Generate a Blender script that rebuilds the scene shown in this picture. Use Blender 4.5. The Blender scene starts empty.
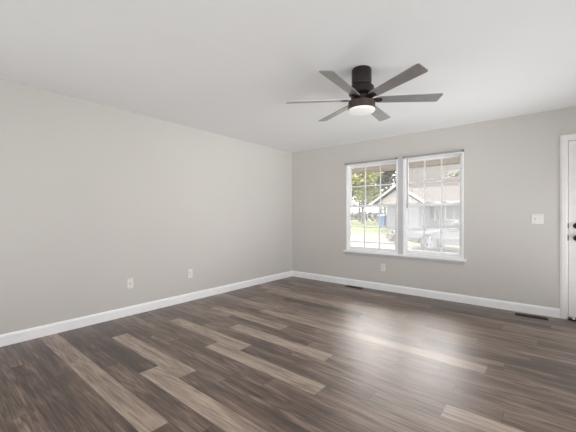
import bpy, bmesh, math, random
from mathutils import Vector, Matrix
R = math.radians
C = bpy.context.scene.collection
sc = bpy.context.scene

# ------------------------------------------------------------------ camera
# room frame: x runs along the window wall from the corner, y = 0 is the window wall's
# inner face (room on the negative side), z = 0 is the floor
F = 309.0
YAW = math.atan(252/F)
cd = bpy.data.cameras.new('camera'); cam = bpy.data.objects.new('camera', cd); C.objects.link(cam)
cd.sensor_fit = 'HORIZONTAL'; cd.sensor_width = 36; cd.lens = 36*F/576
cd.clip_start = .05; cd.clip_end = 300
cam.location = (3.81, -4.80, 1.19); cam.rotation_euler = (R(90), 0, YAW)
sc.camera = cam

# ------------------------------------------------------------------ world, sun, lights, exposure
w = bpy.data.worlds.new('world'); sc.world = w; w.use_nodes = True
nt = w.node_tree; nt.nodes.clear()
sky = nt.nodes.new('ShaderNodeTexSky'); sky.sky_type = 'NISHITA'; sky.sun_disc = False
sky.sun_elevation = R(58); sky.sun_rotation = R(-30); sky.dust_density = 5
bg = nt.nodes.new('ShaderNodeBackground'); bg.inputs[1].default_value = 1.3
wo = nt.nodes.new('ShaderNodeOutputWorld')
hs = nt.nodes.new('ShaderNodeHueSaturation'); hs.inputs['Saturation'].default_value = .08
nt.links.new(sky.outputs[0], hs.inputs['Color']); tint = nt.nodes.new('ShaderNodeMix'); tint.data_type = 'RGBA'; tint.blend_type = 'MULTIPLY'; tint.inputs['Factor'].default_value = 1; tint.inputs['B'].default_value = (1, .955, .94, 1)
nt.links.new(hs.outputs[0], tint.inputs['A']); nt.links.new(tint.outputs['Result'], bg.inputs[0]); nt.links.new(bg.outputs[0], wo.inputs[0])

sd = bpy.data.lights.new('sun', 'SUN'); sd.energy = .9; sd.angle = R(1.5); sd.color = (1, .97, .92)
sun = bpy.data.objects.new('sun', sd); C.objects.link(sun); sun.location = (-6, -8, 12)
sun.rotation_euler = Vector((.38, .75, -.85)).to_track_quat('-Z', 'Y').to_euler()

def area(name, loc, aim, sx, sy, power, col=(1, 1, 1), spread=180):
    d = bpy.data.lights.new(name, 'AREA'); d.shape = 'RECTANGLE'; d.size = sx; d.size_y = sy
    d.energy = power; d.color = col; d.spread = R(spread)
    o = bpy.data.objects.new(name, d); C.objects.link(o); o.location = loc
    o.rotation_euler = (Vector(aim)-Vector(loc)).to_track_quat('-Z', 'Y').to_euler()
    return o
# fill lamps added out of view to balance wall and ceiling brightness
area('rear_fill', (4.0, -5.95, 1.3), (1.8, 0, 1.5), 2.6, 1.7, 15.9, spread=140)
area('rear_left_fill', (1.3, -5.95, 1.3), (1.3, 0, 1.4), 2.0, 1.7, 14.3, spread=140)
area('side_fill', (5.4, -1.9, 1.3), (0, -1.75, 1.35), 1.8, 1.8, 10.6, spread=110)
area('side_rear_fill', (5.4, -4.2, 1.3), (0, -3.6, 1.35), 2.2, 1.8, 19, spread=120)
area('door_up_fill', (4.85, -1.2, .2), (4.3, -1.1, 2.44), 1.1, 2.0, 13.8)  # added up-facing fill for the ceiling on the door side
area('side_up_fill', (5.2, -2.6, .4), (1.2, -1.9, 2.44), 2.2, .6, 3.0, spread=90)  # added up-facing fill for the far ceiling
area('rear_low_fill', (2.4, -5.8, .4), (1.6, -1.2, 2.44), 3.0, .6, 5.4, spread=80)
area('window_end_fill', (5.35, -.75, .5), (1.5, -.75, 2.44), .8, .8, 5.0, spread=60)  # added fill, brightens the ceiling along the window wall
area('side_soft_fill', (5.4, -1.6, 1.3), (0, -1.6, 1.3), 1.2, 1.6, 2.9, spread=50)

sc.view_settings.view_transform = 'Standard'; sc.view_settings.look = 'None'
sc.view_settings.gamma = 1; sc.view_settings.use_curve_mapping = False
sc.view_settings.exposure = 0.42
sc.cycles.max_bounces = 10; sc.cycles.diffuse_bounces = 6; sc.cycles.glossy_bounces = 4
sc.cycles.transparent_max_bounces = 16
sc.cycles.use_denoising = True
sc.cycles.caustics_reflective = False; sc.cycles.caustics_refractive = False

# ------------------------------------------------------------------ materials
def mat(name, col, rough=.6, metal=0.0, spec=.5, noise=None, bump=None, emit=None, coat=0):
    m = bpy.data.materials.new(name); m.use_nodes = True
    t = m.node_tree; b = t.nodes['Principled BSDF']
    b.inputs['Roughness'].default_value = rough; b.inputs['Metallic'].default_value = metal
    b.inputs['Specular IOR Level'].default_value = spec; b.inputs['Coat Weight'].default_value = coat
    c4 = (*col, 1); b.inputs['Base Color'].default_value = c4
    tc = t.nodes.new('ShaderNodeTexCoord')
    n = t.nodes.new('ShaderNodeTexNoise'); n.inputs['Scale'].default_value = noise[0] if noise else 8
    n.inputs['Detail'].default_value = 4
    t.links.new(tc.outputs['Object'], n.inputs['Vector'])
    amt = noise[1] if noise else .03
    r = t.nodes.new('ShaderNodeValToRGB')
    r.color_ramp.elements[0].position = .3; r.color_ramp.elements[1].position = .7
    r.color_ramp.elements[0].color = (*[max(0, x*(1-amt)) for x in col], 1)
    r.color_ramp.elements[1].color = (*[min(1, x*(1+amt)) for x in col], 1)
    t.links.new(n.outputs['Fac'], r.inputs[0]); t.links.new(r.outputs[0], b.inputs['Base Color'])
    if bump:
        n2 = t.nodes.new('ShaderNodeTexNoise'); n2.inputs['Scale'].default_value = bump[0]
        bp = t.nodes.new('ShaderNodeBump'); bp.inputs['Strength'].default_value = bump[1]
        bp.inputs['Distance'].default_value = .002
        t.links.new(tc.outputs['Object'], n2.inputs['Vector']); t.links.new(n2.outputs['Fac'], bp.inputs['Height'])
        t.links.new(bp.outputs[0], b.inputs['Normal'])
    if emit:
        b.inputs['Emission Color'].default_value = (*emit[0], 1); b.inputs['Emission Strength'].default_value = emit[1]
    return m

M = {
 'panel': mat('pale_gable_panel', (.36, .33, .325), .8),
 'froof': mat('pale_far_roof', (.11, .107, .10), .9, noise=(2, .1)),
 'wall': mat('wall_paint', (.60, .582, .556), .75, bump=(140, .12), noise=(1.5, .012)),
 'ceil': mat('ceiling_paint', (.85, .865, .87), .85, bump=(90, .25), noise=(2, .01)),
 'trim': mat('white_trim_paint', (.93, .94, .96), .35),
 'vinyl': mat('white_vinyl', (.90, .91, .92), .4),
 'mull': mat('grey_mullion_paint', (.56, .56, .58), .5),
 'door': mat('white_door_paint', (.82, .81, .80), .4),
 'headrail': mat('grey_headrail', (.36, .36, .36), .5),
 'wand': mat('smoky_wand', (.2, .2, .2), .3),
 'plate': mat('white_plate_plastic', (.80, .78, .75), .35),
 'slot': mat('dark_slot', (.12, .11, .1), .6),
 'bronze': mat('dark_bronze', (.02, .016, .015), .38, .35),
 'bronze2': mat('brown_bronze_ring', (.085, .06, .05), .35, .6),
 'blade': mat('dark_satin_blade', (.38, .37, .365), .3, .6, .8, noise=(12, .06), coat=.5),
 'vent': mat('dark_brown_vent_metal', (.02, .014, .011), .5, .3),
 'black': mat('black_metal', (.012, .011, .011), .35, .5),
 'lens': mat('frosted_lens', (.9, .9, .88), .5, emit=((1, .97, .93), .15)),
 'screen_clip': mat('clip', (.3, .3, .3), .5),
 'shingle': mat('pinkish_roof_shingle', (.075, .067, .063), .9),
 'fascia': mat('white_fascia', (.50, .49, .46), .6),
 'beam': mat('pinkish_beige_beam', (.62, .53, .48), .7),
 'siding': mat('pale_lavender_siding', (.20, .20, .225), .8),
 'hwin': mat('neighbour_glass', (.07, .075, .09), .3),
 'concrete': mat('pale_concrete', (.060, .059, .056), .9, noise=(3, .08)),
 'asphalt': mat('pale_asphalt', (.075, .068, .060), .9, noise=(2, .06)),
 'grass': mat('lawn_grass', (.075, .095, .035), .95, noise=(6, .2)),
 'curb': mat('brown_kerb', (.2, .16, .13), .9),
 'bark': mat('bark', (.13, .11, .10), .9, noise=(20, .3)),
 'leaf_y': mat('yellow_green_leaf', (.27, .28, .10), .7, noise=(1.2, .35)),
 'leaf_g': mat('mid_green_leaf', (.13, .145, .085), .7, noise=(1.2, .35)),
 'leaf_d': mat('dark_green_leaf', (.075, .085, .065), .7, noise=(1.2, .35)),
 'leaf_p': mat('pale_leaf', (.30, .30, .26), .7, noise=(1.2, .2)),
 'leaf_o': mat('olive_leaf', (.17, .165, .10), .7, noise=(2, .3)),
 'bin': mat('blue_bin_plastic', (.06, .14, .30), .5),
 'car': mat('silver_car_paint', (.075, .08, .09), .4, .3, coat=.4),
 'carglass': mat('car_glass', (.10, .11, .12), .1),
 'tyre': mat('tyre_rubber', (.06, .06, .065), .8),
 'rim': mat('silver_rim', (.30, .30, .32), .4, .3),
 'lamp': mat('headlamp_glass', (.8, .8, .78), .15),
}
for k_ in ('panel', 'froof', 'shingle', 'fascia', 'siding', 'concrete', 'asphalt', 'grass', 'curb', 'beam', 'bark'):
    M[k_].node_tree.nodes['Principled BSDF'].inputs['Specular IOR Level'].default_value = .05
# course lines in the shingle roof
def add_courses(m, period, dark):
    t = m.node_tree; b = t.nodes['Principled BSDF']
    tc = t.nodes.new('ShaderNodeTexCoord'); sp = t.nodes.new('ShaderNodeSeparateXYZ')
    t.links.new(tc.outputs['Object'], sp.inputs[0])
    d = t.nodes.new('ShaderNodeMath'); d.operation = 'DIVIDE'; d.inputs[1].default_value = period
    f = t.nodes.new('ShaderNodeMath'); f.operation = 'FRACT'
    g = t.nodes.new('ShaderNodeMath'); g.operation = 'LESS_THAN'; g.inputs[1].default_value = .22
    t.links.new(sp.outputs['Z'], d.inputs[0]); t.links.new(d.outputs[0], f.inputs[0]); t.links.new(f.outputs[0], g.inputs[0])
    mx = t.nodes.new('ShaderNodeMix'); mx.data_type = 'RGBA'
    old = b.inputs['Base Color'].links[0].from_socket
    t.links.new(g.outputs[0], mx.inputs['Factor']); t.links.new(old, mx.inputs['A'])
    mx.inputs['B'].default_value = (*dark, 1)
    t.links.new(mx.outputs['Result'], b.inputs['Base Color'])
add_courses(M['shingle'], .26, (.035,.031,.029))
add_courses(M['siding'], .2, (.14, .14, .16))

def glass_mat():
    m = bpy.data.materials.new('window_glass'); m.use_nodes = True; t = m.node_tree; t.nodes.clear()
    tr = t.nodes.new('ShaderNodeBsdfTransparent'); gl = t.nodes.new('ShaderNodeBsdfGlossy'); gl.inputs['Roughness'].default_value = .02
    tr.inputs[0].default_value = (.97, .98, .97, 1)
    fr = t.nodes.new('ShaderNodeFresnel'); fr.inputs[0].default_value = 1.45
    mx = t.nodes.new('ShaderNodeMixShader'); o = t.nodes.new('ShaderNodeOutputMaterial')
    t.links.new(fr.outputs[0], mx.inputs[0]); t.links.new(tr.outputs[0], mx.inputs[1]); t.links.new(gl.outputs[0], mx.inputs[2])
    t.links.new(mx.outputs[0], o.inputs[0]); return m
def screen_mat():
    m = bpy.data.materials.new('hazy_insect_screen'); m.use_nodes = True; t = m.node_tree; t.nodes.clear()
    tr = t.nodes.new('ShaderNodeBsdfTransparent'); df = t.nodes.new('ShaderNodeBsdfDiffuse'); df.inputs[0].default_value = (.75, .75, .78, 1)
    tl = t.nodes.new('ShaderNodeBsdfTranslucent'); tl.inputs[0].default_value = (.8, .8, .83, 1)
    ad = t.nodes.new('ShaderNodeMixShader'); ad.inputs[0].default_value = .6
    mx = t.nodes.new('ShaderNodeMixShader'); mx.inputs[0].default_value = .13  # pale share of the mesh, puts a milky haze over the view
    o = t.nodes.new('ShaderNodeOutputMaterial')
    t.links.new(df.outputs[0], ad.inputs[1]); t.links.new(tl.outputs[0], ad.inputs[2])
    t.links.new(tr.outputs[0], mx.inputs[1]); t.links.new(ad.outputs[0], mx.inputs[2]); t.links.new(mx.outputs[0], o.inputs[0]); return m
M['glass'] = glass_mat(); M['screen'] = screen_mat()

def floor_mat():
    m = bpy.data.materials.new('wood_plank_floor'); m.use_nodes = True; t = m.node_tree; b = t.nodes['Principled BSDF']
    N = t.nodes.new; L = t.links.new
    uv = N('ShaderNodeUVMap'); uv.uv_map = 'UVMap'           # u, v in metres within the plank
    at = N('ShaderNodeAttribute'); at.attribute_name = 'plank'  # r tone, g seed, b hue
    sp = N('ShaderNodeSeparateColor'); L(at.outputs['Color'], sp.inputs[0])
    su = N('ShaderNodeSeparateXYZ'); L(uv.outputs[0], su.inputs[0])
    def math_(op, a, b_=None):
        n = N('ShaderNodeMath'); n.operation = op
        for i, v in enumerate((a, b_)):
            if v is None: continue
            if isinstance(v, (int, float)): n.inputs[i].default_value = v
            else: L(v, n.inputs[i])
        return n.outputs[0]
    def comb(x, y, z):
        n = N('ShaderNodeCombineXYZ')
        for i, v in enumerate((x, y, z)):
            if isinstance(v, (int, float)): n.inputs[i].default_value = v
            else: L(v, n.inputs[i])
        return n.outputs[0]
    seed = math_('MULTIPLY', sp.outputs[1], 57.0)
    # fine fibres
    n1 = N('ShaderNodeTexNoise'); n1.inputs['Scale'].default_value = 1; n1.inputs['Detail'].default_value = 6; n1.inputs['Roughness'].default_value = .65
    L(comb(math_('MULTIPLY', su.outputs[0], 5.0), math_('MULTIPLY', su.outputs[1], 95.0), seed), n1.inputs['Vector'])
    # cathedral figure: contour lines of a stretched noise field
    n2 = N('ShaderNodeTexNoise'); n2.inputs['Scale'].default_value = 1; n2.inputs['Detail'].default_value = 2; n2.inputs['Roughness'].default_value = .4
    L(comb(math_('MULTIPLY', su.outputs[0], .55), math_('MULTIPLY', su.outputs[1], 9.0), seed), n2.inputs['Vector'])
    ring = math_('SINE', math_('MULTIPLY', n2.outputs['Fac'], 90.0))
    ring = math_('MULTIPLY', math_('ADD', ring, 1.0), .5)
    # broad cloudy variation
    n3 = N('ShaderNodeTexNoise'); n3.inputs['Scale'].default_value = 1; n3.inputs['Detail'].default_value = 3
    L(comb(math_('MULTIPLY', su.outputs[0], 1.6), math_('MULTIPLY', su.outputs[1], 14.0), math_('ADD', seed, 9.0)), n3.inputs['Vector'])
    # knots / dark smudges
    tone = math_('ADD', sp.outputs[0], math_('MULTIPLY', math_('SUBTRACT', n3.outputs['Fac'], .5), .95))
    tone = math_('ADD', tone, math_('MULTIPLY', math_('SUBTRACT', n1.outputs['Fac'], .5), 1.1))
    tone = math_('SUBTRACT', tone, math_('MULTIPLY', math_('POWER', ring, 3.0), .17))
    rp = N('ShaderNodeValToRGB'); e = rp.color_ramp.elements
    e[0].position = 0; e[0].color = (.036, .019, .013, 1)
    e[1].position = 1; e[1].color = (.48, .385, .31, 1)
    for p, c in ((.28, (.100, .062, .046)), (.52, (.215, .150, .115)), (.75, (.34, .262, .207))):
        q = e.new(p); q.color = (*c, 1)
    L(tone, rp.inputs[0])
    # seams between the planks
    w_ = .15; ln = N('ShaderNodeAttribute'); ln.attribute_name = 'plen'
    v1 = math_('MINIMUM', su.outputs[1], math_('SUBTRACT', w_, su.outputs[1]))
    u1 = math_('MINIMUM', su.outputs[0], math_('SUBTRACT', ln.outputs['Fac'], su.outputs[0]))
    seam = math_('LESS_THAN', math_('MINIMUM', v1, u1), .0016)
    mx = N('ShaderNodeMix'); mx.data_type = 'RGBA'; L(math_('MULTIPLY', seam, .75), mx.inputs['Factor'])
    L(rp.outputs[0], mx.inputs['A']); mx.inputs['B'].default_value = (.02, .014, .011, 1)
    L(mx.outputs['Result'], b.inputs['Base Color'])
    rr = N('ShaderNodeMapRange'); L(n1.outputs['Fac'], rr.inputs[0]); rr.inputs[3].default_value = .34; rr.inputs[4].default_value = .48
    L(rr.outputs[0], b.inputs['Roughness'])
    b.inputs['Specular IOR Level'].default_value = .35; b.inputs['IOR'].default_value = 1.5
    b.inputs['Coat Weight'].default_value = .5; b.inputs['Coat Roughness'].default_value = .38; b.inputs['Coat IOR'].default_value = 1.7
    bp = N('ShaderNodeBump'); bp.inputs['Strength'].default_value = .12; bp.inputs['Distance'].default_value = .001
    L(n1.outputs['Fac'], bp.inputs['Height']); L(bp.outputs[0], b.inputs['Normal'])
    return m
M['floor'] = floor_mat()

# ------------------------------------------------------------------ mesh helpers
def bx(bm, x0, x1, y0, y1, z0, z1, bev=0):
    if x0 > x1: x0, x1 = x1, x0
    if y0 > y1: y0, y1 = y1, y0
    v = [bm.verts.new(p) for p in ((x0,y0,z0),(x1,y0,z0),(x1,y1,z0),(x0,y1,z0),(x0,y0,z1),(x1,y0,z1),(x1,y1,z1),(x0,y1,z1))]
    fs = [bm.faces.new([v[i] for i in f]) for f in ((0,3,2,1),(4,5,6,7),(0,1,5,4),(1,2,6,5),(2,3,7,6),(3,0,4,7))]
    if bev:
        es = list({e for f in fs for e in f.edges})
        bmesh.ops.bevel(bm, geom=es, offset=bev, segments=2, affect='EDGES', profile=.6)
def cyl(bm, c, r0, r1, h, axis='Z', seg=32, bev=0):
    mt = {'Z': Matrix.Identity(4), 'Y': Matrix.Rotation(R(-90), 4, 'X'), 'X': Matrix.Rotation(R(90), 4, 'Y')}[axis]
    g = bmesh.ops.create_cone(bm, cap_ends=True, segments=seg, radius1=r0, radius2=r1, depth=h, matrix=Matrix.Translation(c) @ mt)
    return g
def lathe(bm, prof, c=(0,0,0), axis='Z', seg=40):
    rings = []
    for r, z in prof:
        ring = []
        for k in range(seg):
            a = 2*math.pi*k/seg
            p = (r*math.cos(a), r*math.sin(a), z)
            if axis == 'Y': p = (p[0], p[2], p[1])
            if axis == 'X': p = (p[2], p[0], p[1])
            ring.append(bm.verts.new((c[0]+p[0], c[1]+p[1], c[2]+p[2])))
        rings.append(ring)
    for a, b in zip(rings, rings[1:]):
        for k in range(seg): bm.faces.new((a[k], a[(k+1) % seg], b[(k+1) % seg], b[k]))
    for rg, fl in ((rings[0], 1), (rings[-1], 0)):
        bm.faces.new(rg if not fl else rg[::-1])
    bmesh.ops.recalc_face_normals(bm, faces=bm.faces[:])
def prism(bm, pts, x0, x1, axis='X'):
    # polygon in the plane across the axis
    def P(a, b, t): return {'X': (t, a, b), 'Y': (a, t, b), 'Z': (a, b, t)}[axis]
    A = [bm.verts.new(P(a, b, x0)) for a, b in pts]; B = [bm.verts.new(P(a, b, x1)) for a, b in pts]
    n = len(pts); fs = [bm.faces.new(A), bm.faces.new(B[::-1])]
    for i in range(n): fs.append(bm.faces.new((A[i], B[i], B[(i+1) % n], A[(i+1) % n])))
    bmesh.ops.recalc_face_normals(bm, faces=fs)
    return fs
def obj(name, bm, m, parent=None, smooth=False, loc=None):
    me = bpy.data.meshes.new(name); bm.normal_update(); bm.to_mesh(me); bm.free()
    me.materials.append(M[m] if isinstance(m, str) else m)
    o = bpy.data.objects.new(name, me); C.objects.link(o)
    if smooth:
        for p in me.polygons: p.use_smooth = True
        try: me.set_sharp_from_angle(angle=R(35))
        except Exception: pass
    if parent: o.parent = parent
    if loc: o.location = loc
    return o
def struct(name, bm, m, parent=None, **k):
    o = obj(name, bm, m, parent, **k)
    if not parent: o['kind'] = 'structure'
    return o
def thing(name, label, cat, loc=(0,0,0), group=None, rot=None):
    o = bpy.data.objects.new(name, None); C.objects.link(o); o.location = loc; o.empty_display_size = .1
    if rot: o.rotation_euler = rot
    o['label'] = label; o['category'] = cat
    if group: o['group'] = group
    return o
def tag(o, label, cat, group=None, kind=None):
    o['label'] = label; o['category'] = cat
    if group: o['group'] = group
    if kind: o['kind'] = kind
    return o
BM = bmesh.new

# ------------------------------------------------------------------ room shell
H = 2.44; XR = 5.5; YR = -6.1; T = .15
def floor_mesh():
    bm = BM(); uv = bm.loops.layers.uv.new('UVMap')
    col = bm.loops.layers.float_color.new('plank'); pl = bm.faces.layers.float.new('plen')
    rnd = random.Random(11)
    y_ref, w_ = -2.80, .15
    LIGHT, MID, DARK = .86, .55, .28
    # planks read off the photograph: row -> [(start of a plank, {plank index: tone})]
    fixed = {
      0: (.55, {0: .80, -1: .42, 1: .40, 2: .50}),
      1: (.25, {0: .40, 1: .88, 2: .45, -1: .36}),
      2: (1.10, {0: .42, -1: .48, 1: .46}),
      3: (.83, {0: .46, 1: .42, -1: .36, 2: .5}),
      4: (.56, {0: .80, -1: .30, 1: .40, 2: .45}),
      5: (.26, {0: .30, 1: .90, 2: .45, -1: .3}),
      6: (-.03, {0: .28, 1: .42, 2: .30}),
      7: (-.25, {0: .74, 1: .84, 2: .38}),
      8: (-.18, {0: .33, 1: .33, 2: .3}),
      9: (.60, {0: .33, -1: .36, 1: .4}),
      10: (.22, {0: .37, 1: .45, -1: .34}),
      11: (.90, {0: .40, -1: .34, 1: .42}),
      -1: (.95, {0: .40, -1: .34, 1: .5, 2: .86}),
      -2: (1.24, {0: .88, -1: .46, 1: .46, 2: .5}),
      -3: (.95, {0: .42, -1: .50, 1: .5, 2: .44}),
      -4: (.51, {0: .76, -1: .40, 1: .5, 2: .40}),
      -5: (.80, {0: .44, -1: .36, 1: .45, 2: .40}),
      -6: (-.11, {0: .42, 1: .76, 2: .86, 3: .40}),
      -7: (-.01, {0: .68, 1: .50, 2: .44, 3: .42}),
      -8: (.54, {0: .56, -1: .38, 1: .48}),
      -9: (.15, {0: .48, 1: .44, 2: .5}),
      -10: (.95, {0: .24, -1: .44, 1: .62, 2: .50}),
      -11: (.45, {0: .64, 1: .6, -1: .36}),
      -12: (.19, {0: .70, 1: .66, 2: .5, -1: .3}),
      -13: (.7, {0: .52, -1: .60, 1: .46}),
      -14: (-.1, {0: .44, 1: .50, 2: .46, 3: .62}),
      -15: (.5, {0: .48, -1: .34, 1: .44}),
      -16: (.3, {0: .56, 1: .52, -1: .28}),
      -17: (.97, {0: .68, -1: .40, 1: .40, 2: .46}),
    }
    y = y_ref; n0 = -19; n1 = 22
    for n in range(n0, n1+1):
        yt = y_ref - w_*n; yb = yt - w_
        if yb > 0 or yt < YR: continue
        if n in fixed: s, tones = fixed[n]
        else: s, tones = rnd.uniform(-.2, 1.0), {}
        k = math.floor((0 - s)/1.2)
        x = s + 1.2*k
        while x < XR:
            tone = tones.get(k)
            if tone is None: tone = rnd.choice((.30, .36, .42, .46, .50, .56, .70))
            else: tone += rnd.uniform(-.02, .02)
            tone = .46 + (tone-.46)*(1.5 if tone < .46 else .86)
            seed = rnd.random(); hue = rnd.random()
            xa, xb = max(x, 0), min(x+1.2, XR); ya, yc = max(yb, YR), min(yt, 0)
            if xb > xa and yc > ya:
                vs = [bm.verts.new(p) for p in ((xa,ya,0),(xb,ya,0),(xb,yc,0),(xa,yc,0))]
                f = bm.faces.new(vs); f[pl] = 1.2
                for lp in f.loops:
                    lp[uv].uv = (lp.vert.co.x-x, lp.vert.co.y-yb); lp[col] = (tone, seed, hue, 1)
            x += 1.2; k += 1
    return bm
struct('floor', floor_mesh(), 'floor')
b = BM(); bx(b, -T, XR+T, YR-T, T, H, H+.2); struct('ceiling', b, 'ceil')
b = BM(); bx(b, -T, 0, YR-T, T, -.05, H); struct('wall_left', b, 'wall')
b = BM(); bx(b, XR, XR+T, YR-T, T, -.05, H); struct('wall_right', b, 'wall')
b = BM(); bx(b, 0, XR, YR-T, YR, -.05, H); struct('wall_rear', b, 'wall')
WX0, WX1, WZ0, WZ1 = 1.20, 3.00, .585, 2.075
DX0, DX1, DZ = 4.050, 5.035, 2.075
b = BM()
bx(b, 0, WX0, 0, T, -.05, H); bx(b, WX0, WX1, 0, T, -.05, WZ0); bx(b, WX0, WX1, 0, T, WZ1, H)
bx(b, WX1, DX0, 0, T, -.05, H); bx(b, DX0, DX1, 0, T, DZ, H); bx(b, DX1, XR, 0, T, -.05, H)
struct('wall_back', b, 'wall')
# outside skin of the home under the floor
b = BM(); bx(b, -T, XR+T, YR-T, T, -.45, -.051); struct('trim_1', b, 'concrete')

def base_profile(t=.014, h=.108): return [(0, 0), (t, 0), (t, h-.022), (t*.55, h-.004), (0, h)]
b = BM(); prism(b, [(a, z) for a, z in base_profile()], YR, 0, 'Y'); struct('baseboard_left', b, 'trim')
b = BM(); prism(b, [(-a, z) for a, z in base_profile()], .014, 3.989, 'X'); prism(b, [(-a, z) for a, z in base_profile()], 5.102, XR, 'X'); struct('baseboard_back', b, 'trim')
b = BM(); prism(b, [(YR+a, z) for a, z in base_profile()], .014, XR-.014, 'X'); struct('baseboard_rear', b, 'trim')
b = BM(); prism(b, [(XR-a, z) for a, z in base_profile()], YR, 0, 'Y'); struct('baseboard_right', b, 'trim')

# ---- entry door
d1 = bpy.data.objects.new('door_1', None); C.objects.link(d1); d1['kind'] = 'structure'; d1.location = (4.555, 0, 0)
def loc_obj(name, bm, m, par, smooth=False):
    o = obj(name, bm, m, par, smooth); o.matrix_parent_inverse = par.matrix_world.inverted() if False else Matrix.Translation(-Vector(par.location)); return o
b = BM()
prof = [(0, 0), (.0, -.010), (.02, -.017), (.055, -.017), (.066, -.012), (.066, 0)]
prism(b, [(3.990+a, y) for a, y in prof], 0, 2.125, 'Z')
prism(b, [(5.101-a, y) for a, y in prof], 0, 2.125, 'Z')
bx(b, 4.0565, 5.0345, -.0165, 0, 2.059, 2.125)
loc_obj('door_casing', b, 'door', d1)
b = BM()
bx(b, 4.0505, 4.062, 0, T, 0, 2.0745); bx(b, 5.022, 5.0345, 0, T, 0, 2.0745); bx(b, 4.062, 5.022, 0, T, 2.060, 2.0745)
bx(b, 4.062, 4.075, .06, T, 0.02, 2.05)
loc_obj('door_jamb', b, 'door', d1)
b = BM()
sx0, sx1, sz0, sz1 = 4.066, 5.0175, .022, 2.056
bx(b, sx0, sx1, .016, .056, sz0, sz1, .002)
# raised mouldings of six panels
for (pa, pb) in ((4.21, 4.51), (4.60, 4.90)):
    for (za, zb) in ((.22, .80), (.98, 1.55), (1.67, 1.93)):
        for q in ((pa, pb, za, za+.018), (pa, pb, zb-.018, zb), (pa, pa+.018, za+.018, zb-.018), (pb-.018, pb, za+.018, zb-.018)):
            bx(b, q[0], q[1], .0115, .0165, q[2], q[3])
        bx(b, pa+.05, pb-.05, .0125, .0165, za+.05, zb-.05, .0)
slab = loc_obj('door_slab', b, 'door', d1)
def sub(name, bm, m, par, smooth=False):
    o = obj(name, bm, m, par, smooth); o.matrix_parent_inverse = Matrix.Identity(4); return o
b = BM()
lathe(b, [(.032, .016), (.034, .010), (.030, .004), (.012, .002), (.011, -.022), (.021, -.030), (.028, -.042), (.027, -.053), (.016, -.062), (.003, -.064)], (4.138, 0, .937), 'Y', 28)
sub('door_handle', b, 'black', slab, True)
b = BM()
lathe(b, [(.033, .016), (.034, .006), (.026, -.004), (.012, -.008), (.003, -.0085)], (4.138, 0, 1.077), 'Y', 28)
bx(b, 4.133, 4.143, -.024, -.008, 1.060, 1.094, .002)
sub('deadbolt_turn', b, 'black', slab, True)
for z in (.937, 1.077):
    b = BM(); bx(b, 4.0565, 4.0655, -.004, .016, z-.030, z+.030, .001); loc_obj('strike_plate', b, 'black', d1)
b = BM(); bx(b, 4.0625, 5.022, -.035, .12, .0005, .018, .004); loc_obj('threshold', b, 'bronze', d1)
b = BM(); cyl(b, (4.105, -.045, .035), .006, .006, .05, 'Y', 12); cyl(b, (4.105, -.07, .035), .011, .011, .014, 'Y', 12)
bx(b, 4.1, 4.11, -.022, .018, .03, .045)
loc_obj('door_stop', b, 'vinyl', d1, True)

# ---- window stool, apron, mullion, reveals
b = BM(); bx(b, WX0-.035, WX1+.035, -.045, .004, WZ0-.012, WZ0+.014, .004); bx(b, WX0+.001, WX1-.001, .004, .13, WZ0+.0005, WZ0+.012)
struct('trim_2', b, 'trim')
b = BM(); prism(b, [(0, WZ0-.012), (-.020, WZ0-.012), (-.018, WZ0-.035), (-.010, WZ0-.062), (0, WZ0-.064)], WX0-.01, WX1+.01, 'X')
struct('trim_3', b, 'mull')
b = BM(); bx(b, 2.102, 2.178, -.004, .13, WZ0+.0125, WZ1); struct('trim_4', b, 'mull')

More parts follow.
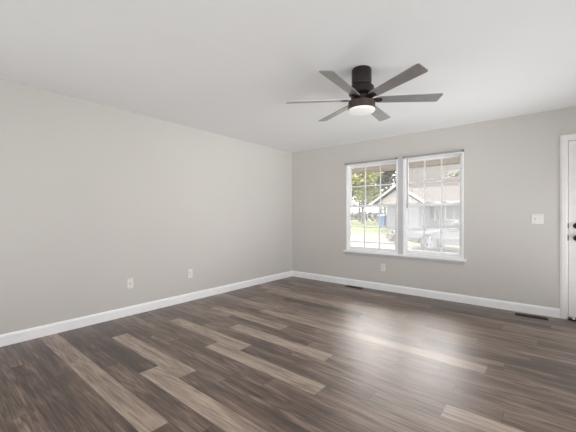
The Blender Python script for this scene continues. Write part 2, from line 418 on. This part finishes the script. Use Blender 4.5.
def win(n, x0, x1):
    e = bpy.data.objects.new('window_%d' % n, None); C.objects.link(e); e['kind'] = 'structure'; e.location = ((x0+x1)/2, .06, WZ0)
    z0, z1 = WZ0+.0125, WZ1
    b = BM(); f = .022
    bx(b, x0, x0+f, -.006, .115, z0, z1); bx(b, x1-f, x1, -.006, .115, z0, z1)
    bx(b, x0+f, x1-f, -.006, .115, z1-f, z1); bx(b, x0+f, x1-f, .0, .115, z0, z0+f*.9)
    loc_obj('window_frame', b, 'vinyl', e)
    zm = 1.345
    def sash(name, y0, y1, za, zb, rail_t, rail_b):
        b = BM(); a0, a1 = x0+f+.001, x1-f-.001; s = .034
        bx(b, a0, a0+s, y0, y1, za, zb, .002); bx(b, a1-s, a1, y0, y1, za, zb, .002)
        bx(b, a0+s, a1-s, y0, y1, zb-rail_t, zb, .002); bx(b, a0+s, a1-s, y0, y1, za, za+rail_b, .002)
        gx0, gx1, gz0, gz1 = a0+s, a1-s, za+rail_b, zb-rail_t
        ym = (y0+y1)/2; m_ = .008
        for k in (1, 2):
            xx = gx0+(gx1-gx0)*k/3; bx(b, xx-m_, xx+m_, ym-.007, ym+.007, gz0, gz1)
        zz = (gz0+gz1)/2
        for k in range(3):
            xa = gx0+(gx1-gx0)*k/3+(m_ if k else 0); xb = gx0+(gx1-gx0)*(k+1)/3-(m_ if k < 2 else 0)
            bx(b, xa, xb, ym-.007, ym+.007, zz-m_, zz+m_)
        so = loc_obj(name, b, 'vinyl', e)
        g = BM(); bx(g, gx0-.004, gx1+.004, ym+.009, ym+.013, gz0-.004, gz1+.004)
        sub('glass_pane', g, 'glass', so)
        return so
    sash('upper_sash', .068, .100, zm-.006, z1-f-.001, .034, .040)
    lo = sash('lower_sash', .030, .062, z0+f*.9+.001, zm+.034, .040, .048)
    for xx in (x0+(x1-x0)*.3, x0+(x1-x0)*.7):
        b = BM(); bx(b, xx-.022, xx+.022, .034, .058, zm+.034, zm+.044, .003); bx(b, xx-.006, xx+.022, .028, .040, zm+.044, zm+.052, .002)
        sub('sash_lock', b, 'mull', lo)
    b = BM(); bx(b, x0+f+.002, x1-f-.002, .106, .1075, z0+f*.9+.002, z1-f-.002); loc_obj('hazy_insect_screen', b, 'screen', e)  # carried to full height to veil the upper sash too
    return e
win(1, WX0+.001, 2.102)
win(2, 2.178, WX1-.001)

# ---- blinds pulled up into slim headrails
def blind(x0, x1, label, wand):
    t = thing('window_blind', label, 'window blind', ((x0+x1)/2, 0, WZ1), 'blind headrails above the twin window')
    b = BM(); bx(b, x0, x1, -.030, -.0065, WZ1-.004, WZ1+.022, .003); loc_obj('headrail', b, 'headrail', t)
    for xx in (x0+.012, x1-.012):
        b = BM(); bx(b, xx-.012, xx+.012, -.034, -.0005, WZ1-.006, WZ1+.026, .002); loc_obj('bracket', b, 'wand', t)
    if wand:
        b = BM(); cyl(b, (x0+.062, -.022, (2.06+1.33)/2), .006, .006, .73, 'Z', 10); cyl(b, (x0+.062, -.022, 1.335), .008, .006, .05, 'Z', 10)
        loc_obj('tilt_wand', b, 'wand', t, True)
blind(1.19, 2.095, 'slim grey blind headrail above the left window, no wand', False)
blind(2.185, 3.005, 'slim grey blind headrail above the right window, with a hanging tilt wand', True)

# ------------------------------------------------------------------ wall plates
def outlet(name, label, loc, rz, duplex, group=None):
    t = thing(name, label, 'outlet', loc, group, (0, 0, rz))
    b = BM(); bx(b, -.036, .036, -.006, 0, -.059, .059, .0025); obj('cover_plate', b, 'plate', t)
    if duplex:
        for s in (-.020, .020):
            b = BM(); bx(b, -.017, .017, -.0085, -.006, s-.014, s+.014, .001); r = obj('receptacle', b, 'plate', t)
            b = BM(); bx(b, -.009, -.006, -.0092, -.0084, s-.006, s+.006); bx(b, .006, .009, -.0092, -.0084, s-.005, s+.005); bx(b, -.002, .002, -.0092, -.0084, s-.012, s-.008)
            obj('slots', b, 'slot', r)
    else:
        b = BM(); cyl(b, (0, -.0075, 0), .008, .008, .004, 'Y', 16); obj('centre_jack', b, 'rim', t)
    for s in ((0,) if duplex else (-.045, .045)):
        b = BM(); cyl(b, (0, -.0065, s), .003, .003, .002, 'Y', 10); obj('screw', b, 'rim', t)
outlet('wall_jack', 'plain white jack plate low on the left wall, nearer the camera', (0, -3.125, .382), R(90), False)
outlet('power_outlet', 'white duplex power outlet low on the left wall, nearer the corner', (0, -2.305, .382), R(90), True, 'duplex power outlets')
outlet('power_outlet', 'white duplex power outlet under the twin window', (1.864, 0, .367), 0, True, 'duplex power outlets')
t = thing('light_switch', 'white double light switch plate between the window and the door', 'light switch', (3.786, 0, 1.154))
b = BM(); bx(b, -.058, .058, -.006, 0, -.059, .059, .0025); obj('cover_plate', b, 'plate', t)
b = BM(); bx(b, -.029, -.017, -.009, -.006, -.013, .013); bx(b, -.027, -.019, -.018, -.008, .0, .010, .001); obj('toggle', b, 'mull', t)
b = BM(); bx(b, .006, .040, -.0085, -.006, -.033, .033, .001); obj('rocker', b, 'plate', t)
for s in (-.023, .023):
    for zz in (-.043, .043):
        b = BM(); cyl(b, (s, -.0065, zz), .003, .003, .002, 'Y', 10); obj('screw', b, 'rim', t)

# ------------------------------------------------------------------ floor vents
def vent(label, x0, x1, y0, y1):
    t = thing('floor_vent', label, 'floor vent', ((x0+x1)/2, (y0+y1)/2, 0), 'floor vents along the window wall')
    hx, hy = (x1-x0)/2, (y1-y0)/2
    b = BM()
    bx(b, -hx, hx, -hy, -hy+.015, .0005, .006, .001); bx(b, -hx, hx, hy-.015, hy, .0005, .006, .001)
    bx(b, -hx, -hx+.015, -hy+.015, hy-.015, .0005, .006, .001); bx(b, hx-.015, hx, -hy+.015, hy-.015, .0005, .006, .001)
    obj('vent_frame', b, 'vent', t)
    b = BM(); n = 16
    for k in range(n):
        xx = -hx+.018+(2*hx-.036)*(k+.5)/n; bx(b, xx-.004, xx+.004, -hy+.015, hy-.015, .001, .0052)
    bx(b, -hx+.015, hx-.015, -.004, .004, .001, .0056)
    obj('vent_louvres', b, 'vent', t)
    b = BM(); bx(b, -hx+.014, hx-.014, -hy+.014, hy-.014, .0003, .0009); obj('vent_well', b, 'black', t)
vent('dark bronze floor vent by the baseboard near the entry door', 3.575, 3.885, -.20, -.10)
vent('dark floor vent by the baseboard below the left window', 1.26, 1.56, -.15, -.05)

# ------------------------------------------------------------------ ceiling fan
FX, FY, BZ = 2.63, -2.36, 2.180
fan = thing('ceiling_fan', 'dark flush-mounted ceiling fan with six blades and a round white light', 'ceiling fan', (FX, FY, H))
def fz(z): return z-H
b = BM(); lathe(b, [(.078, fz(2.4395)), (.083, fz(2.43)), (.083, fz(2.315)), (.080, fz(2.305)), (.070, fz(2.302))]); obj('ceiling_mount', b, 'bronze', fan, True)
b = BM(); lathe(b, [(.068, fz(2.303)), (.086, fz(2.298)), (.104, fz(2.283)), (.107, fz(2.262)), (.107, fz(2.228)), (.092, fz(2.214)), (.06, fz(2.205))]); obj('motor_housing', b, 'bronze', fan, True)
b = BM(); lathe(b, [(.05, fz(2.206)), (.088, fz(2.203)), (.088, fz(2.168)), (.05, fz(2.165))]); obj('blade_hub', b, 'bronze', fan, True)
b = BM(); lathe(b, [(.055, fz(2.166)), (.108, fz(2.163)), (.113, fz(2.156)), (.113, fz(2.098)), (.110, fz(2.095)), (.100, fz(2.094))]); kit = obj('light_ring', b, 'bronze2', fan, True)
b = BM(); lathe(b, [(.111, fz(2.0955)), (.1125, fz(2.089)), (.108, fz(2.081)), (.085, fz(2.076)), (.05, fz(2.074)), (.01, fz(2.0735))]); obj('light_diffuser', b, 'lens', fan, True)
def blade_bm():
    b = BM()
    # outline of one blade along +x, wider towards the raked tip
    pts = [(.115, -.030), (.150, -.042), (.640, -.057), (.652, -.052), (.640, .052), (.628, .058), (.150, .044), (.115, .032)]
    fs = prism(b, pts, -.003, .003, 'Z')
    bmesh.ops.bevel(b, geom=[e for e in b.edges if abs(e.verts[0].co.z-e.verts[1].co.z) > .004], offset=.006, segments=3, affect='EDGES')
    return b
bl = None
for k in range(6):
    ang = YAW + R(-5) + R(60)*k
    if bl is None: bl = obj('blade', blade_bm(), 'blade', fan); o = bl
    else: o = bl.copy(); C.objects.link(o); o.parent = fan
    mt = Matrix.Translation((0, 0, fz(BZ))) @ Matrix.Rotation(ang, 4, 'Z') @ Matrix.Rotation(R(-12), 4, 'X')
    o.matrix_local = mt
    b = BM(); prism(b, [(.06, -.020), (.10, -.030), (.165, -.024), (.175, 0), (.165, .024), (.10, .030), (.06, .020)], -.0075, -.0032, 'Z')
    for q in ((.135, -.013), (.135, .013), (.158, 0)): cyl(b, (q[0], q[1], -.0085), .004, .004, .003, 'Z', 8)
    a = obj('blade_bracket', b, 'bronze', fan); a.matrix_local = mt

# ------------------------------------------------------------------ outside: ground
def gz(y): return -.30 + .025*min(y, 26)
def ground(name, x0, x1, ys, m, lift=0, th=.25):
    b = BM(); pr = [(y, gz(y)+lift) for y in ys] + [(y, gz(y)-th) for y in ys[::-1]]
    prism(b, pr, x0, x1, 'X'); return struct(name, b, m)
ground('trim_5', -60, 40, [.16, 9.0], 'concrete')            # drive and front walk
ground('trim_6', -60, -1.2, [9.0, 14.6], 'asphalt')           # street
ground('trim_7', -60, -1.2, [14.6, 26, 90], 'grass')          # far lawn
ground('trim_8', -1.2, 40, [9.0, 26, 90], 'grass')            # neighbour's lawn
b = BM(); prism(b, [(8.88, gz(8.88)-.1), (9.02, gz(9.02)-.1), (9.02, gz(9.02)+.06), (8.88, gz(8.88)+.06)], -60, -1.25, 'X'); struct('trim_9', b, 'curb')
# the home's own eave above the windows
b = BM(); prism(b, [(1.27, 2.125), (.151, 2.125), (.151, 2.66), (-6.3, 2.66), (-3.0, 3.8), (1.27, 2.26)], -.6, 6.2, 'X'); struct('trim_10', b, 'beam')
b = BM(); bx(b, -.62, 6.22, 1.271, 1.30, 2.10, 2.30); struct('trim_11', b, 'fascia')

# ------------------------------------------------------------------ outside: neighbour's house
nh = thing('house', 'pale one-storey house across the street with pinkish shingle roof and carport gable', 'house', (2, 20, gz(20)))
def hp(name, bm, m, par=nh, smooth=False):
    if par is nh: return loc_obj(name, bm, m, nh, smooth)
    return sub(name, bm, m, par, smooth)
b = BM(); bx(b, -5.4, 9.0, 20.0, 27.0, gz(20)-.2, 2.30); wl = hp('wall', b, 'siding')
b = BM(); prism(b, [(19.4, 2.22), (23.6, 4.42), (27.8, 2.22), (27.8, 2.10), (19.4, 2.10)], -5.9, 9.5, 'X'); hp('roof', b, 'shingle')
b = BM(); bx(b, -5.9, 9.5, 19.30, 19.40, 2.06, 2.24); hp('gutter', b, 'headrail')
# carport gable
b = BM(); prism(b, [(-5.75, 2.02), (-3.9, 3.30), (-2.05, 2.02), (-2.05, 2.12), (-3.9, 3.42), (-5.75, 2.12)], 16.6, 22, 'Y'); hp('gable_roof', b, 'shingle')
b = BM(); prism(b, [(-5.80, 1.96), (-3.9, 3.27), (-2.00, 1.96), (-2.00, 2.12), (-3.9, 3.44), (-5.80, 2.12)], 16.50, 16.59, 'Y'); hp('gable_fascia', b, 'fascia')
b = BM(); prism(b, [(-5.45, 2.05), (-3.9, 3.12), (-2.35, 2.05)], 16.75, 16.85, 'Y'); hp('gable_panel', b, 'panel')
b = BM(); bx(b, -4.75, -2.55, 16.95, 19.99, gz(17)-.1, 2.10); hp('side_room', b, 'siding')
def hwin(x0, x1, z0, z1):
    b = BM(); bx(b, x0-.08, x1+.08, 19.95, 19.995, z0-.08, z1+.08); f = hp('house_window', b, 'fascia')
    b = BM(); bx(b, x0, (x0+x1)/2-.02, 19.93, 19.949, z0, z1); bx(b, (x0+x1)/2+.02, x1, 19.93, 19.949, z0, z1); hp('window_pane', b, 'hwin', f)
hwin(-2.95, -2.3, .95, 1.95); hwin(-1.5, -.45, .95, 1.95); hwin(.6, 1.3, .9, 1.95); hwin(3.4, 5, .9, 1.95)
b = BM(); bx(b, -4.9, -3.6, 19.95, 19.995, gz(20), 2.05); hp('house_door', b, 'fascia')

nh2 = thing('house', 'pale house with a tall roof rising behind the neighbouring house', 'house', (0, 39, gz(30)))
b = BM(); bx(b, -10.0, 12, 36, 44, gz(33)-.2, 4.0); loc_obj('wall', b, 'siding', nh2)
b = BM(); prism(b, [(35.4, 3.9), (40, 8.6), (44.6, 3.9), (44.6, 3.8), (35.4, 3.8)], -10.5, 12.5, 'X'); loc_obj('roof', b, 'froof', nh2)

# ------------------------------------------------------------------ outside: plants
def leaves(bm, c, rad, n, size, rnd, shell=.45):
    for _ in range(n):
        while True:
            v = Vector((rnd.uniform(-1, 1), rnd.uniform(-1, 1), rnd.uniform(-1, 1)))
            if shell < v.length < 1: break
        p = Vector((c[0]+v.x*rad[0], c[1]+v.y*rad[1], c[2]+v.z*rad[2]))
        s = size*rnd.uniform(.6, 1.3)
        q = Vector((rnd.gauss(0, 1), rnd.gauss(0, 1), rnd.gauss(0, 1))).to_track_quat('Z', 'Y')
        pts = [(-.5, 0, 0), (0, -.28, .04), (.5, 0, 0), (0, .28, .04)]
        bm.faces.new([bm.verts.new(p + q @ Vector(k)*s) for k in pts])
def tree(name, label, x, y, h, trunk_h, rx, blobs, m, seed, group, n=1400, size=.3, cat='tree'):
    rnd = random.Random(seed); z0 = gz(y)
    t = thing(name, label, cat, (x, y, z0), group)
    b = BM()
    lathe(b, [(.20, -.1), (.14, .6), (.11, trunk_h), (.05, h*.75)], seg=10)
    for k in range(6):
        a = rnd.uniform(0, 6.28); zz = trunk_h*rnd.uniform(.8, 1.4)
        p0 = Vector((0, 0, zz)); p1 = Vector((math.cos(a)*rx*.7, math.sin(a)*rx*.7, zz+rnd.uniform(.6, 1.5)))
        g = bmesh.ops.create_cone(b, cap_ends=True, segments=7, radius1=.06, radius2=.02, depth=(p1-p0).length,
              matrix=Matrix.Translation((p0+p1)/2) @ (p1-p0).to_track_quat('Z', 'Y').to_matrix().to_4x4())
    obj('trunk', b, 'bark', t)
    b = BM()
    for k in range(blobs):
        a = rnd.uniform(0, 6.28); rr = rx*rnd.uniform(.0, .62)
        zz = trunk_h + (h-trunk_h)*rnd.uniform(.12, .85)
        s = rx*rnd.uniform(.35, .55)
        leaves(b, (math.cos(a)*rr, math.sin(a)*rr, zz), (s, s, s*.8), n//blobs, size, rnd, .3)
    obj('foliage', b, m, t)
GT = 'trees beyond the lawn'
tree('leafy_tree', 'sunlit yellow-green leafy tree standing in the middle of the far lawn', -11.2, 26.5, 7.0, 1.5, 2.3, 12, 'leaf_y', 3, GT, 2600, .34)
tree('leafy_tree', 'grey-green leafy tree seen at the left edge of the left window', -16.2, 29.5, 9.5, 1.6, 2.6, 12, 'leaf_d', 5, GT, 2200, .4)
tree('leafy_tree', 'tall mid-green tree rising behind the yellow-green tree', -17.0, 37.5, 12, 2, 3.9, 14, 'leaf_g', 8, GT, 2600, .45)
tree('leafy_tree', 'dark dense tree rising left behind the carport gable', -17.2, 46, 12.5, 1.8, 3.4, 14, 'leaf_d', 13, GT, 3600, .4)
tree('leafy_tree', 'dark dense tree rising right behind the carport gable', -10.8, 31.8, 9.6, 1.8, 2.5, 14, 'leaf_d', 17, GT, 3600, .4)
tree('leafy_tree', 'pale thin-leaved tree standing in front of the taller roof', -2.2, 29.8, 6.6, 2.5, 1.7, 8, 'leaf_p', 21, GT, 1100, .3)
def shrub(label, x, y, r, h, m, seed, n=420, size=.10):
    rnd = random.Random(seed); t = thing('shrub', label, 'shrub', (x, y, gz(y)), 'shrubs outside')
    b = BM()
    for k in range(7):
        a = rnd.uniform(0, 6.28); p1 = Vector((math.cos(a)*r*.5, math.sin(a)*r*.5, h*.8))
        bmesh.ops.create_cone(b, cap_ends=True, segments=6, radius1=.015, radius2=.006, depth=p1.length, matrix=Matrix.Translation(p1/2) @ p1.to_track_quat('Z', 'Y').to_matrix().to_4x4())
    obj('stem', b, 'bark', t)
    b = BM(); leaves(b, (0, 0, h*.55), (r, r, h*.5), n, size, rnd, .3); obj('foliage', b, m, t)
shrub('small olive shrub by the street kerb, seen through the left window', -1.45, 9.35, .32, .62, 'leaf_o', 2)
for i, (x, r, h, lb) in enumerate(((-.35, .42, .8, 'olive shrub against the house, leftmost of the three in the right window'), (.55, .42, .95, 'olive shrub against the house, middle of the three in the right window'), (1.45, .42, .8, 'olive shrub against the house, rightmost of the three in the right window'))):
    shrub(lb, x, 19.2, r, h, 'leaf_o', 30+i, 500, .14)
hd = thing('hedge', 'long low dark hedge along the back of the far lawn', 'hedge', (-19, 41, gz(26)))
rnd = random.Random(4); b = BM()
for k in range(16): leaves(b, (-7.5+k, rnd.uniform(-.3, .3), .7+rnd.uniform(-.1, .2)), (.9, .5, .75), 130, .35, rnd, .2)
obj('foliage', b, 'leaf_d', hd)
for k in range(16):
    b = BM(); cyl(b, (-7.5+k, 0, .35), .04, .03, .7, 'Z', 6); obj('stem', b, 'bark', hd)

# ------------------------------------------------------------------ outside: bins and car
def wheelie(label, x, y):
    t = thing('wheelie_bin', label, 'bin', (x, y, gz(y)), 'wheelie bins by the carport')
    b = BM(); lo = [(-.24, -.26), (.24, -.26), (.24, .24), (-.24, .24)]; hi = [(-.29, -.33), (.29, -.33), (.29, .30), (-.29, .30)]
    A = [b.verts.new((p[0], p[1], .03)) for p in lo]; B = [b.verts.new((p[0], p[1], .98)) for p in hi]
    b.faces.new(A[::-1]); b.faces.new(B)
    for i in range(4): b.faces.new((A[i], A[(i+1) % 4], B[(i+1) % 4], B[i]))
    obj('body', b, 'bin', t)
    b = BM(); prism(b, [(-.36, .985), (.33, .985), (.30, 1.07), (-.30, 1.04)], -.31, .31, 'X'); obj('lid', b, 'bin', t)
    for s in (-.22, .22):
        b = BM(); cyl(b, (s*1.15, .30, .10), .10, .10, .05, 'X', 18); obj('wheel', b, 'tyre', t)
wheelie('blue wheelie bin beside the carport, the left one', -6.85, 21.3)
wheelie('blue wheelie bin beside the carport, the right one', -6.1, 21.4)

def car():
    cx, cy = 0.58, 8.35; z0 = gz(8.3)
    t = thing('car', 'silver car parked outside, its front wheel seen through the right window', 'car', (cx, cy, z0))
    # x runs backwards from the front axle; side profile
    b = BM()
    prof = [(-.78, .30), (-.84, .42), (-.83, .58), (-.74, .70), (-.40, .80), (.20, .90), (.62, .96), (2.2, 1.0), (3.10, 1.02), (3.55, 1.0), (3.66, .88), (3.68, .45), (3.58, .28),
            (3.06, .24)] 
    import math as mm
    for (c0) in (2.68, 0.0):
        for k in range(9):
            a = mm.radians(0+180*k/8); prof.append((c0+.375*mm.cos(a), .24+.01+.40*mm.sin(a)))
        if c0: prof.append((.42, .22))
    prof.append((-.42, .24))
    A = [b.verts.new((p[0], -.90, p[1])) for p in prof]
    fA = b.faces.new(A)
    ext = bmesh.ops.extrude_face_region(b, geom=[fA])
    vs = [v for v in ext['geom'] if isinstance(v, bmesh.types.BMVert)]
    bmesh.ops.translate(b, verts=vs, vec=(0, 1.80, 0))
    bmesh.ops.recalc_face_normals(b, faces=b.faces[:])
    for v in b.verts:
        if v.co.z > .75: v.co.y *= .93
        if v.co.x < -.7: v.co.y *= .88
    obj('body', b, 'car', t)
    b = BM()
    gh = [(.62, .95, .80), (1.42, 1.40, .62), (2.45, 1.42, .62), (3.25, 1.01, .78)]
    L_ = [b.verts.new((x, -y, z)) for x, z, y in gh]; R_ = [b.verts.new((x, y, z)) for x, z, y in gh]
    b.faces.new(L_); b.faces.new(R_[::-1])
    for i in range(4): b.faces.new((L_[i], R_[i], R_[(i+1) % 4], L_[(i+1) % 4]))
    bmesh.ops.recalc_face_normals(b, faces=b.faces[:])
    obj('cabin_glass', b, 'carglass', t)
    b = BM(); bx(b, 1.36, 2.50, -.63, .63, 1.405, 1.45, .015); obj('roof_panel', b, 'car', t)
    for s in (-1, 1):
        for x in (1.2, 2.2):
            b = BM(); bx(b, x, x+.16, s*.895, s*.905, .80, .825, .002); obj('door_handle', b, 'rim', t)
        b = BM(); bx(b, .86, .98, s*.82, s*.99, .96, 1.08, .02); obj('mirror', b, 'car', t)
        b = BM(); bx(b, -.80, -.60, s*.55, s*.79, .56, .66, .02); obj('headlamp', b, 'lamp', t)
        for x in (.66, 1.66, 2.42):
            b = BM(); bx(b, x, x+.012, s*.897, s*.9035, .30, .90); obj('door_seam', b, 'tyre', t)
        for c0 in (0, 2.68):
            y = s*.82
            b = BM(); lathe(b, [(.02, -.03), (.208, -.03), (.213, -.09), (.30, -.095), (.325, -.07), (.325, .07), (.30, .095), (.213, .09), (.208, .03), (.02, .03)], (c0, y, .325), 'Y', 36); wh = obj('wheel', b, 'tyre', t, True)
            b = BM(); lathe(b, [(.215, .0), (.215, s*.075), (.205, s*.088), (.195, s*.075), (.190, s*.02)], (c0, y, .325), 'Y', 36)
            cyl(b, (c0, y+s*.06, .325), .05, .05, .05, 'Y', 16)
            for k in range(7):
                a = R(360/7*k+18); d = Vector((math.cos(a), 0, math.sin(a)))
                q = d.to_track_quat('X', 'Y').to_matrix().to_4x4()
                g = bmesh.ops.create_cube(b, size=1, matrix=Matrix.Translation(Vector((c0, y+s*.065, .325))+d*.12) @ Matrix.Rotation(-a, 4, 'Y') @ Matrix.Diagonal((.18, .03, .038, 1)))
            obj('rim', b, 'rim', wh)
    b = BM(); bx(b, -.30, 3.4, -.70, .70, .22, .6); obj('underbody', b, 'tyre', t)
car()
